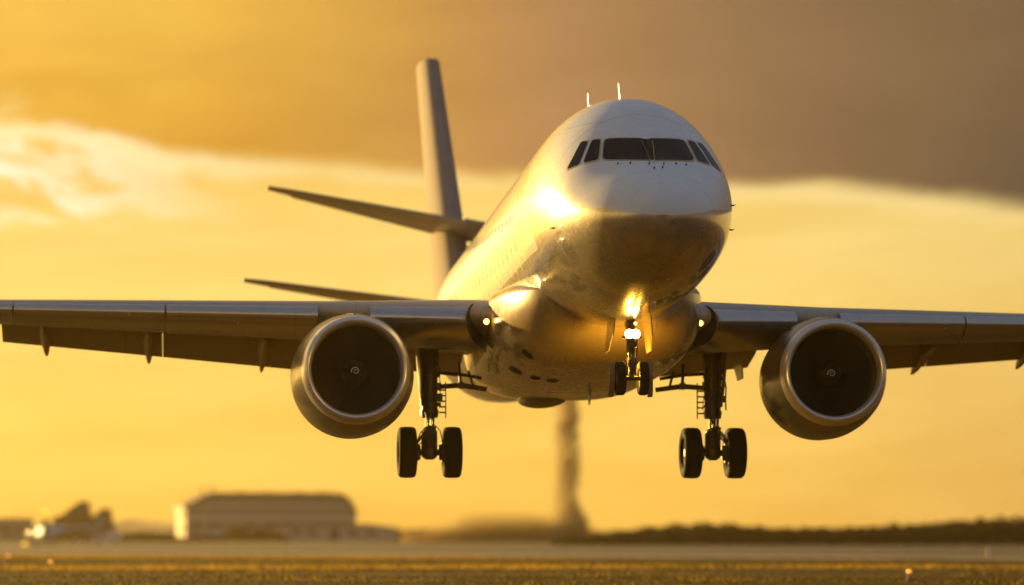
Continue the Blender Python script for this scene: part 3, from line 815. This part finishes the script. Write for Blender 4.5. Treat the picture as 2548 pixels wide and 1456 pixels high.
# belly fill light added behind the nose strut, and the two wing-root lamps
def lamp(name, loc, watts, size, color):
    l = bpy.data.lights.new(name, 'POINT'); l.energy = watts; l.shadow_soft_size = size; l.color = color
    o = bpy.data.objects.new(name, l); COL.objects.link(o); o.parent = plane; o.location = loc
lamp('belly_fill_light', (0.20, 7.5, -3.1), 150, 0.3, (1.0, 0.52, 0.05))
for s in (-1, 1):
    le, z, ch, tc, inc = wing_at(3.0, s)
    lamp('root_lamp', (s * 3.12, le - 0.48, z - 0.26), 2.5, 0.06, (1.0, 0.62, 0.14))

# ------------------------------------------------------------------ far side of the airfield
def facade(g, tc, c, b):
    x, y, z = g.sep(tc)
    n = g.noise(g.vec(g.m('MULTIPLY', x, .35), 0.0, g.m('MULTIPLY', z, 1.2)), 1.0, 4, .6)
    return g.mix(n, (0.32, 0.25, 0.165, 1), (0.46, 0.37, 0.26, 1))
M['facade'] = mat('hangar_cladding', (0.26, 0.22, 0.17), 0.7, extra=facade)
M['facade_pale'] = mat('pale_cladding_band', (0.58, 0.50, 0.38), 0.6)
M['roof'] = mat('hangar_roof_sheet', (0.15, 0.115, 0.085), 0.6)
M['dark_shed'] = mat('dark_shed_cladding', (0.075, 0.052, 0.024), 0.8)
M['pale_wall'] = mat('pale_render', (0.52, 0.45, 0.35), 0.7)
M['pane'] = mat('far_window_pane', (0.05, 0.045, 0.04), 0.15, spec=0.6)
M['vanpaint'] = mat('white_vehicle_paint', (0.62, 0.60, 0.57), 0.35, coat=0.4)
M['heli'] = mat('helicopter_paint', (0.55, 0.50, 0.50), 0.3, coat=0.6)
M['heli_glow'] = mat('emissive_cabin_glass', (0.9, 0.7, 0.3), 0.2, emit=(1.0, 0.74, 0.26, 1.3))  # emissive gold pane for the bright patch on the canopy
M['beacon'] = mat('beacon_lamp', (1, 0.7, 0.1), 0.3, emit=(1.0, 0.62, 0.03, 0.9))
M['edge_lamp'] = mat('edge_lamp_glass', (1, 0.6, 0.2), 0.3, emit=(1.0, 0.36, 0.05, 0.5))
M['board'] = mat('marker_board_paint', (0.62, 0.5, 0.38), 0.6)

def empty(name, loc, rz=0.0):
    o = bpy.data.objects.new(name, None); COL.objects.link(o); o.location = loc; o.rotation_euler = (0, 0, rz); return o

def prism(poly, y0, y1):                 # outline in x/z extruded along y
    n = len(poly); v = [(x, y0, z) for x, z in poly] + [(x, y1, z) for x, z in poly]
    f = [tuple(range(n)), tuple(reversed(range(n, 2 * n)))] + [(i, i + n, (i + 1) % n + n, (i + 1) % n) for i in range(n)]
    return v, f

def build_hangar():
    d = 640; p = at(462, 1346, d); o = empty('hangar', (p.x, d, 0), R(13))
    tag(o, 'long pale banded hangar with a sloping left roof end and sunlit gable', 'building')
    Lx, D, He, Hr = 35.0, 16.0, 7.0, 9.9
    recalc(MB().add(*prism([(0, 0), (Lx, 0), (Lx, 5.6), (Lx - .8, 7.4), (Lx - 3.6, 9.0), (5.2, 9.0), (0, He - .3)], 0, D)).build('wall', M['facade'], o, smooth=False))
    prof = []
    for u in np.linspace(0, 1, 24):
        x = -0.5 + (Lx + 0.8) * u
        h = He + (Hr - He) * min(1, max(0, x + .5) / 5.5) if x < Lx - 4 else Hr - 5.2 * (1 - math.sqrt(max(0, 1 - ((x - Lx + 4) / 4.4) ** 2)))
        prof.append((x, h))
    prof = prof + [(Lx + .3, 5.0), (Lx + .02, 5.6), (Lx - .78, 7.42), (Lx - 3.6, 9.02), (5.2, 9.02), (-.5, He - .5)]
    recalc(MB().add(*prism(prof, -0.6, D + .6)).build('roof', M['roof'], o, smooth=False))
    for z, h in ((7.3, .6), (4.6, 1.2), (1.9, .5)):
        MB().box((Lx / 2, -.06, z), (Lx - .3, .10, h)).build('cladding_band', M['facade_pale'], o, smooth=False)
    for k in range(9):
        x = 2.2 + k * 3.7
        if k in (2, 6): continue
        MB().box((x, -.05, 3.1), (2.2, .08, .8)).build('window', M['pane'], o, smooth=False)
    for z in (2.6, 5.2): MB().box((-.05, 4.5, z), (.09, 4.2, 1.7)).build('window', M['pane'], o, smooth=False)
    for x in (9, 22.5): MB().box((x, -.05, 1.2), (3.2, .08, 2.4)).build('door', M['roof'], o, smooth=False)
    for x, h in ((4.0, 1.3), (6.1, 1.6)):
        MB().tube([(x, 5, Hr - 1.3), (x, 5, Hr + h - .5)], .16, 8).lathe([(Hr + h - .6, .3), (Hr + h - .2, .45), (Hr + h, .1)], (x, 5, 0), 'Z', 10, True, True).build('roof_vent', M['roof'], o)
    for x in (12, 17.5, 24, 29): MB().box((x, 7, Hr + .12), (1.6, 2.0, .3)).build('roof_unit', M['roof'], o, smooth=False)
build_hangar()

def build_annex():
    d = 628; p = at(700, 1346, d); o = empty('annex', (p.x, d, 0), R(4))
    tag(o, 'low cream annex with a dark doorway in front of the hangar', 'building')
    recalc(MB().add(*prism([(0, 0), (23, 0), (23, 2.5), (17, 3.2), (0, 3.3)], 0, 8)).build('wall', M['pale_wall'], o, smooth=False))
    recalc(MB().add(*prism([(-.3, 3.36), (17, 3.26), (23.3, 2.55), (23.3, 2.75), (17, 3.5), (-.3, 3.6)], -.4, 8.4)).build('roof', M['roof'], o, smooth=False))
    MB().box((10.6, -.05, 1.2), (1.5, .08, 2.4)).build('door', M['black'], o, smooth=False)
    for x in (3, 6.2, 14.2, 18): MB().box((x, -.05, 1.8), (1.6, .08, .9)).build('window', M['pane'], o, smooth=False)
build_annex()

def build_dark_shed():
    d = 610; s_ = F_PX / d; p = at(130, 1347, d); o = empty('workshop_shed', (p.x, d, 0), 0)
    tag(o, 'dark shed with two pointed sawtooth roof peaks behind the helicopter', 'building')
    px = [(130, 1347), (268, 1347), (262, 1301), (258, 1298), (255, 1264), (236, 1281), (213, 1282), (203, 1279), (200, 1246), (152, 1282), (130, 1288)]
    prof = [((x - 130) / s_, (1347 - y) / s_) for x, y in px]
    wall = [(0, 0), (prof[1][0], 0), (prof[2][0], prof[2][1] - .35), (0, prof[-1][1] - .35)]
    recalc(MB().add(*prism(wall, 0, 14)).build('wall', M['dark_shed'], o, smooth=False))
    roof = [(0, prof[-1][1] - .33)] + [(prof[2][0], prof[2][1] - .33)] + prof[2:]
    recalc(MB().add(*prism(roof, -.3, 14.3)).build('sawtooth_roof', M['dark_shed'], o, smooth=False))
    MB().box((7.5, -.05, 1.3), (2.6, .08, 2.6)).build('door', M['roof'], o, smooth=False)
build_dark_shed()

def build_low_building():
    d = 590; p = at(-70, 1347, d); o = empty('low_building', (p.x, d, 0), R(3))
    tag(o, 'low dusty pink building at the left edge with a white fascia', 'building')
    MB().box((5.2, 5, 2.0), (10.4, 10, 4.0)).build('wall', M['facade'], o, smooth=False)
    MB().box((5.2, 4.95, 4.2), (10.9, 10.5, .5)).build('fascia', M['pale_wall'], o, smooth=False)
    for x in (4.2, 6.4, 8.6): MB().box((x, -.05, 2.2), (1.3, .08, .8)).build('window', M['pane'], o, smooth=False)
build_low_building()

def build_helicopter():
    d = 430; p = at(112, 1357, d); o = empty('helicopter', (p.x, d, 0), R(-8))
    tag(o, 'small parked helicopter with one glowing gold cabin pane and thin tail boom', 'helicopter')
    N = 24; rings = []                    # body along x, nose to the left
    for x, w, zb, zt in ((-2.5, .05, 1.5, 1.6), (-2.35, .45, 1.05, 1.95), (-1.9, .8, .75, 2.4), (-1.2, 1.0, .6, 2.75), (-.2, 1.05, .55, 2.9), (.8, 1.0, .65, 2.95), (1.6, .8, .95, 2.85), (2.3, .5, 1.5, 2.7), (2.8, .28, 1.95, 2.5)):
        rings.append([(x, w * math.cos(t), (zb + zt) / 2 + (zt - zb) / 2 * math.sin(t)) for t in [2 * math.pi * k / N for k in range(N)]])
    b = recalc(MB().loft(rings, True, True, True).build('body', M['heli'], o))
    for x0, x1 in ((-2.0, -1.05), (-.95, .05), (.15, 1.0)):
        rows = []
        for x in np.linspace(x0, x1, 5):
            w = float(np.interp(x, [-2.35, -1.9, -1.2, -.2, .8, 1.6], [.45, .8, 1.0, 1.05, 1.0, .8])); zb = float(np.interp(x, [-2.35, -1.9, -1.2, -.2, .8, 1.6], [1.05, .75, .6, .55, .65, .95])); zt = float(np.interp(x, [-2.35, -1.9, -1.2, -.2, .8, 1.6], [1.95, 2.4, 2.75, 2.9, 2.95, 2.85]))
            rows.append([(x - .25 * (1 - q), -(w + .02) * math.cos(t), (zb + zt) / 2 + (zt - zb + .03) / 2 * math.sin(t)) for q, t in [(k / 6, -.25 + 1.1 * k / 6) for k in range(7)]])
        MB().loft(rows, False).build('cabin_window', M['heli_glow'] if x0 < -.9 and x0 > -1.0 else M['pane'], b)
    recalc(MB().tube([(2.5, 0, 2.3), (5, 0, 2.5), (7.3, 0, 2.7)], [.3, .22, .14], 14).build('tail_boom', M['heli'], o))
    recalc(MB().loft([[(7.0, -.05, 2.4), (7.7, -.05, 2.4), (7.7, .05, 2.4), (7.0, .05, 2.4)], [(7.5, -.04, 3.8), (8.0, -.04, 3.8), (8.0, .04, 3.8), (7.5, .04, 3.8)]], True, True, True).build('tail_fin', M['heli'], o))
    MB().tube([(0, 0, 2.85), (0, 0, 4.05)], .1, 10).box((0, 0, 3.1), (1.4, .7, .5)).build('rotor_mast', M['gear'], o)
    rt = MB()
    for k in range(2):
        a = R(8) + math.pi * k; c_, q_ = math.cos(a), math.sin(a)
        rt.loft([[(r * c_ - w * q_, r * q_ + w * c_, 4.05 - .006 * r * r + h) for w, h in ((-.16, 0), (0, .025), (.16, 0), (0, -.02))] for r in np.linspace(.1, 5.6, 9)], True, True, True)
    rt.lathe([(3.95, .22), (4.15, .22)], axis='Z', n=14, cap0=True, cap1=True)
    rt.build('main_rotor', M['gear'], o)
    MB().tube([(0, 0, 4.1), (0, 0, 4.4)], .05, 8).build('beacon_stem', M['gear'], o)
    MB().lathe([(4.4, .15), (4.5, .24), (4.75, .22), (4.85, .05)], axis='Z', n=16, cap0=True, cap1=True).build('beacon', M['beacon'], o)
    for y in (-1, 1):
        MB().tube([(-2.0, y, .25), (-1.7, y, .06), (1.8, y, .06)], .06, 8).tube([(-.9, y, .06), (-.9, y * .6, .75)], .05, 8).tube([(1.0, y, .06), (1.0, y * .6, .75)], .05, 8).build('skid', M['gear'], o)
    for x in (-2.1, -1.8): MB().lathe([(.02, .12), (.2, .16), (.34, .06)], (x - .6, -1.1, .1), 'Z', 12, True, True).build('ground_lamp', M['beacon'], o)
build_helicopter()

def build_van(px, d, L, H, label, kind, name):
    p = at(px, 1340, d); o = empty(name, (p.x, d, 0), R(4)); tag(o, label, kind)
    w = .9; out = [(-L/2, .35), (-L/2, H * .62), (-L/2 + L * .10, H * .66), (-L/2 + L * .24, H * .97), (-L/2 + L * .32, H), (L/2 - .1, H), (L/2, H * .93), (L/2, .35)]
    recalc(MB().add(*prism(out, -w, w)).build('body', M['vanpaint'], o, smooth=False))
    MB().add(*prism([(-L/2 + L * .17, H * .66), (-L/2 + L * .26, H * .92), (-L/2 + L * .42, H * .92), (-L/2 + L * .42, H * .66)], -w - .01, w + .01)).build('window', M['pane'], o, smooth=False)
    for x in (-L * .31, L * .31):
        for y in (-w + .08, w - .08): MB().lathe([(-.12, .1), (-.12, .33), (.12, .33), (.12, .1)], (x, y, .34), 'Y', 18, True, True).build('wheel', M['tyre'], o)
build_van(266, 520, 4.6, 1.9, 'white van parked to the right of the dark sawtooth shed', 'van', 'parked_van')
build_van(531, 600, 3.6, 2.1, 'pale van parked in front of the left end of the hangar', 'van', 'parked_van')

# hills behind
def build_hill(name, px0, px1, tops, d, depth, m):
    nx, ny = 60, 9; v = []
    for j in range(ny + 1):
        t = j / ny
        for i in range(nx + 1):
            px = px0 + (px1 - px0) * i / nx; top = float(np.interp(px, [q[0] for q in tops], [q[1] for q in tops]))
            hh = max(0, at(px, top, d).z); y = d + depth * (t - .5)
            v.append((at(px, 0, d).x, y, hh * math.sin(math.pi * t) ** .7 * (1 + .04 * math.sin(i * 1.7 + j)) - .05))
    n = nx + 1; f = [(j * n + i, j * n + i + 1, (j + 1) * n + i + 1, (j + 1) * n + i) for j in range(ny) for i in range(nx)]
    return tag(link(name, v, f, m), kind='structure')
M['hill'] = mat('hill_scrub', (0.10, 0.075, 0.045), 0.9, nscale=.05, var=.4)
build_hill('hills', 150, 1000, [(150, 1325), (230, 1308), (262, 1303), (325, 1292), (375, 1298), (440, 1301), (520, 1305), (700, 1310), (1000, 1325)], 1500, 300, M['hill'])

# backlit scrub and trees beyond the runway: one far mass
def leaf_material(name, c0, c1):
    m = bpy.data.materials.new(name); m.use_nodes = True; t = m.node_tree; t.nodes.clear(); g = G(t)
    n = g.noise(g.node('ShaderNodeTexCoord').outputs['Object'], .6, 4)
    c = g.mix(n, c0 + (1,), c1 + (1,))
    a = g.node('ShaderNodeBsdfDiffuse'); b = g.node('ShaderNodeBsdfTranslucent'); g.put(a.inputs[0], c); g.put(b.inputs[0], c)
    mx = g.node('ShaderNodeMixShader'); mx.inputs[0].default_value = .35; g.l.new(a.outputs[0], mx.inputs[1]); g.l.new(b.outputs[0], mx.inputs[2])
    o = g.node('ShaderNodeOutputMaterial'); g.l.new(mx.outputs[0], o.inputs[0]); return m
M['scrub'] = leaf_material('far_scrub_leaf', (0.018, 0.013, 0.005), (0.05, 0.034, 0.013))
M['hedge'] = leaf_material('hedge_leaf', (0.05, 0.036, 0.01), (0.11, 0.072, 0.02))
def leaf_mass(name, m, px0, px1, tops, d, depth, n, size):
    X = rng.uniform(px0, px1, n); top = np.interp(X, [q[0] for q in tops], [q[1] for q in tops])
    D = d + rng.uniform(-.5, .5, n) * depth
    H = np.maximum(.3, CAM_H + (HYP - top) * d / F_PX)
    lump = .78 + .22 * np.sin(X * .045 + 1.3) * np.sin(X * .017 + D * .3) + .10 * np.sin(X * .13 + D)
    Z = H * lump * rng.uniform(0, 1, n) ** .55
    C = np.stack([(X - CXP) * d / F_PX, D, Z], 1)
    k = 5; ang = np.linspace(0, 2 * np.pi, k, endpoint=False)
    u = rng.normal(size=(n, 3)); u /= np.linalg.norm(u, axis=1)[:, None]
    w = np.cross(u, rng.normal(size=(n, 3))); w /= np.linalg.norm(w, axis=1)[:, None]
    r = rng.uniform(.5, 1.2, n)[:, None] * size
    V = np.stack([C + u * r * math.cos(a) * (1 if i % 2 else .75) + w * r * math.sin(a) * .7 for i, a in enumerate(ang)], 1).reshape(-1, 3)
    V[:, 2] = np.maximum(V[:, 2], 0)
    return tag(link(name, V, np.arange(n * k).reshape(n, k), m, smooth=False), kind='stuff')
leaf_mass('trees', M['scrub'], -1500, 4300, [(-1500, 1326), (-100, 1328), (900, 1328), (1000, 1320), (1150, 1318), (1350, 1312), (1500, 1324), (1700, 1318), (2900, 1318), (3900, 1314), (4300, 1336)], 720, 26, 30000, .8)
leaf_mass('scrub', M['scrub'], 1380, 3900, [(1380, 1354), (1470, 1334), (1560, 1322), (1660, 1309), (1780, 1304), (1900, 1313), (2080, 1316), (2250, 1307), (2450, 1293), (2560, 1286), (2950, 1280), (3500, 1296), (3900, 1350)], 455, 30, 40000, .5)
leaf_mass('hedge', M['hedge'], -120, 720, [(-120, 1334), (130, 1336), (270, 1326), (330, 1322), (400, 1332), (450, 1338), (560, 1330), (585, 1308), (640, 1312), (690, 1320), (720, 1336)], 600, 8, 7000, .45)

# ------------------------------------------------------------------ airfield grass
def build_grass():
    n = 95000
    y = 100 + (262 - 100) * rng.uniform(0, 1, n) ** 1.0
    x = rng.uniform(-.20, .20, n) * y
    ok = y < 234 - 1.0 * x
    x, y = x[ok], y[ok]; n = len(x)
    patch_ = np.sin(x * .35 + 2 * np.sin(y * .11)) * np.sin(y * .23 + .6 * np.sin(x * .2))
    ridge = np.exp(-((y - 158 - .05 * x) / 5) ** 2) + np.exp(-((y - 232 + .08 * x) / 9) ** 2)
    h = (.05 + .05 * np.clip(patch_, 0, 1) + .20 * ridge) * rng.uniform(.5, 1.35, n)
    z0 = np.array([ground_h(a, b) for a, b in zip(x, y)])
    lean = rng.normal(0, .35, (n, 2)); a = rng.uniform(0, np.pi, n); w = rng.uniform(.02, .05, n)
    B = np.stack([x, y, z0], 1); T = B + np.stack([lean[:, 0] * h, lean[:, 1] * h, h], 1); sd = np.stack([np.cos(a) * w, np.sin(a) * w, np.zeros(n)], 1)
    V = np.stack([B - sd, B + sd, T], 1).reshape(-1, 3)
    dry = (ridge + .25 * patch_ + rng.normal(0, .2, n) > .35).astype(int)
    o = link('grass', V, np.arange(3 * n).reshape(n, 3), [M['blade_green'], M['blade_dry']], fm=dry, smooth=False)
    tag(o, kind='stuff')
M['blade_green'] = leaf_material('green_grass_blade', (0.035, 0.032, 0.005), (0.09, 0.07, 0.011))
M['blade_dry'] = leaf_material('dry_grass_blade', (0.40, 0.24, 0.02), (0.60, 0.37, 0.045))
build_grass()

# runway lights and marker boards
def edge_light(px, py, d, label):
    p = at(px, py, d); o = empty('runway_light', (p.x, d, ground_h(p.x, d) if 62 < d < 242 else 0)); tag(o, label, 'light', 'runway lights in the grass')
    MB().lathe([(0, .16), (.05, .16), (.06, .05), (.30, .05)], axis='Z', n=14, cap0=True, cap1=True).build('stem', M['gear'], o)
    MB().lathe([(.30, .07), (.33, .10), (.42, .09), (.46, .03)], axis='Z', n=14, cap0=True, cap1=True).build('lens', M['edge_lamp'], o)
edge_light(20, 1402, 196, 'amber runway light at the far left in the dark grass band')
edge_light(125, 1420, 160, 'small amber runway light standing left in the golden grass strip')
edge_light(2262, 1448, 124, 'amber runway light glowing low in the grass at the right')
def marker(px, py, d, w, h, label):
    p = at(px, py, d); o = empty('marker_board', (p.x, d, 0)); tag(o, label, 'sign')
    MB().box((0, 0, h / 2 + .12), (w, .12, h)).build('panel', M['board'], o, smooth=False)
    for x in (-w * .35, w * .35): MB().box((x, 0, .07), (.07, .07, .14)).build('foot', M['gear'], o, smooth=False)
marker(188, 1356, 462, .55, .85, 'small pale marker board beside the runway below the helicopter tail')
marker(2462, 1392, 224, .28, .75, 'slim pale marker post beside the runway at the far right')

# ------------------------------------------------------------------ smoke
def volume_mat(name, color, dens, fn, aniso=0.2):
    m = bpy.data.materials.new(name); m.use_nodes = True; t = m.node_tree; t.nodes.clear(); g = G(t)
    v = g.node('ShaderNodeVolumePrincipled'); v.inputs['Color'].default_value = color + (1,); v.inputs['Anisotropy'].default_value = aniso
    tc = g.node('ShaderNodeTexCoord').outputs['Object']
    g.put(v.inputs['Density'], g.m('MULTIPLY', fn(g, tc), dens))
    o = g.node('ShaderNodeOutputMaterial'); g.l.new(v.outputs[0], o.inputs[1]); return m
def column_density(g, tc):
    x, y, z = g.sep(tc)
    n = g.noise(g.vec(g.m('MULTIPLY', x, 1.5), y, g.m('MULTIPLY', z, .55)), 1.0, 7, .7, 1.2)
    nb = g.noise(g.vec(g.m('MULTIPLY', x, .9), y, g.m('MULTIPLY', z, .32)), .5, 4, .6, .8)
    n2 = g.noise(g.vec(0.0, 0.0, z), .12, 4, .6)
    off = g.m('MULTIPLY', g.m('SUBTRACT', n2, .5), 3.4)
    r = g.m('SQRT', g.m('ADD', g.m('POWER', g.m('ADD', x, off), 2.0), g.m('POWER', y, 2.0)))
    spread = g.m('MULTIPLY', g.step(z, 9.0, 0.0), 2.2)
    rr = g.m('SUBTRACT', g.m('ADD', r, g.m('ADD', g.m('MULTIPLY', g.m('SUBTRACT', nb, .5), -4.4), g.m('MULTIPLY', g.m('SUBTRACT', n, .5), -3.6))), spread)
    body = g.step(rr, 2.5, .5)
    return g.m('MULTIPLY', g.m('MULTIPLY', body, g.m('MULTIPLY', g.step(n, .34, .60), g.step(nb, .30, .62))), g.m('SUBTRACT', 1.0, g.m('MULTIPLY', g.step(z, 9.0, 0.0), .6)))
M['smoke'] = volume_mat('smoke', (0.40, 0.31, 0.20), 3.0, column_density)
p = at(1412, 1348, 560)
sm = MB().lathe([(0, 6.5), (10, 5.2), (26.5, 4.6)], (0, 0, 0), 'Z', 20, True, True).build('smoke_column', M['smoke']); sm.location = (p.x, 560, .05)
tag(sm, kind='stuff')
def cloud_density(g, tc):
    x, y, z = g.sep(tc)
    n = g.noise(tc, .26, 6, .66, .8)
    prof = g.ramp(x, [(-26.0, 0.5), (-17.0, 1.6), (-9.0, 5.0), (-3.0, 3.6), (4.0, 2.4), (14.0, 1.4), (24.0, 0.4)], 'EASE')
    prof = g.m('MULTIPLY', prof, 1.0)
    e_ = g.m('SUBTRACT', g.m('ADD', z, g.m('MULTIPLY', g.m('SUBTRACT', n, .5), 8.5)), 0.0)
    return g.m('MULTIPLY', g.step(z, 6.5, 0.0), g.step(g.m('SUBTRACT', e_, g.m('MULTIPLY', g.step(g.m('ABSOLUTE', g.m('ADD', x, 8.0)), 16.0, 1.0), 4.6)), 2.8, -.6))
M['dust'] = volume_mat('dust', (0.30, 0.21, 0.11), 0.45, cloud_density)
p = at(1400, 1348, 566)
du = MB().box((0, 0, 3.6), (54, 9, 7.2)).build('dust_cloud', M['dust'], smooth=False); du.location = (p.x - 2, 566, .05)
tag(du, kind='stuff')

# ------------------------------------------------------------------ evening haze
def build_haze():
    m = bpy.data.materials.new('haze'); m.use_nodes = True; t = m.node_tree; t.nodes.clear(); g = G(t)
    v = g.node('ShaderNodeVolumePrincipled'); v.inputs['Color'].default_value = (0.98, 0.76, 0.36, 1)
    v.inputs['Density'].default_value = 0.00012; v.inputs['Anisotropy'].default_value = 0.80
    o = g.node('ShaderNodeOutputMaterial'); g.l.new(v.outputs[0], o.inputs[1])
    h = MB().box((0, 830, 24), (1500, 1760, 54)).build('haze', m, smooth=False); tag(h, kind='stuff')
HAZE = True
if HAZE: build_haze()
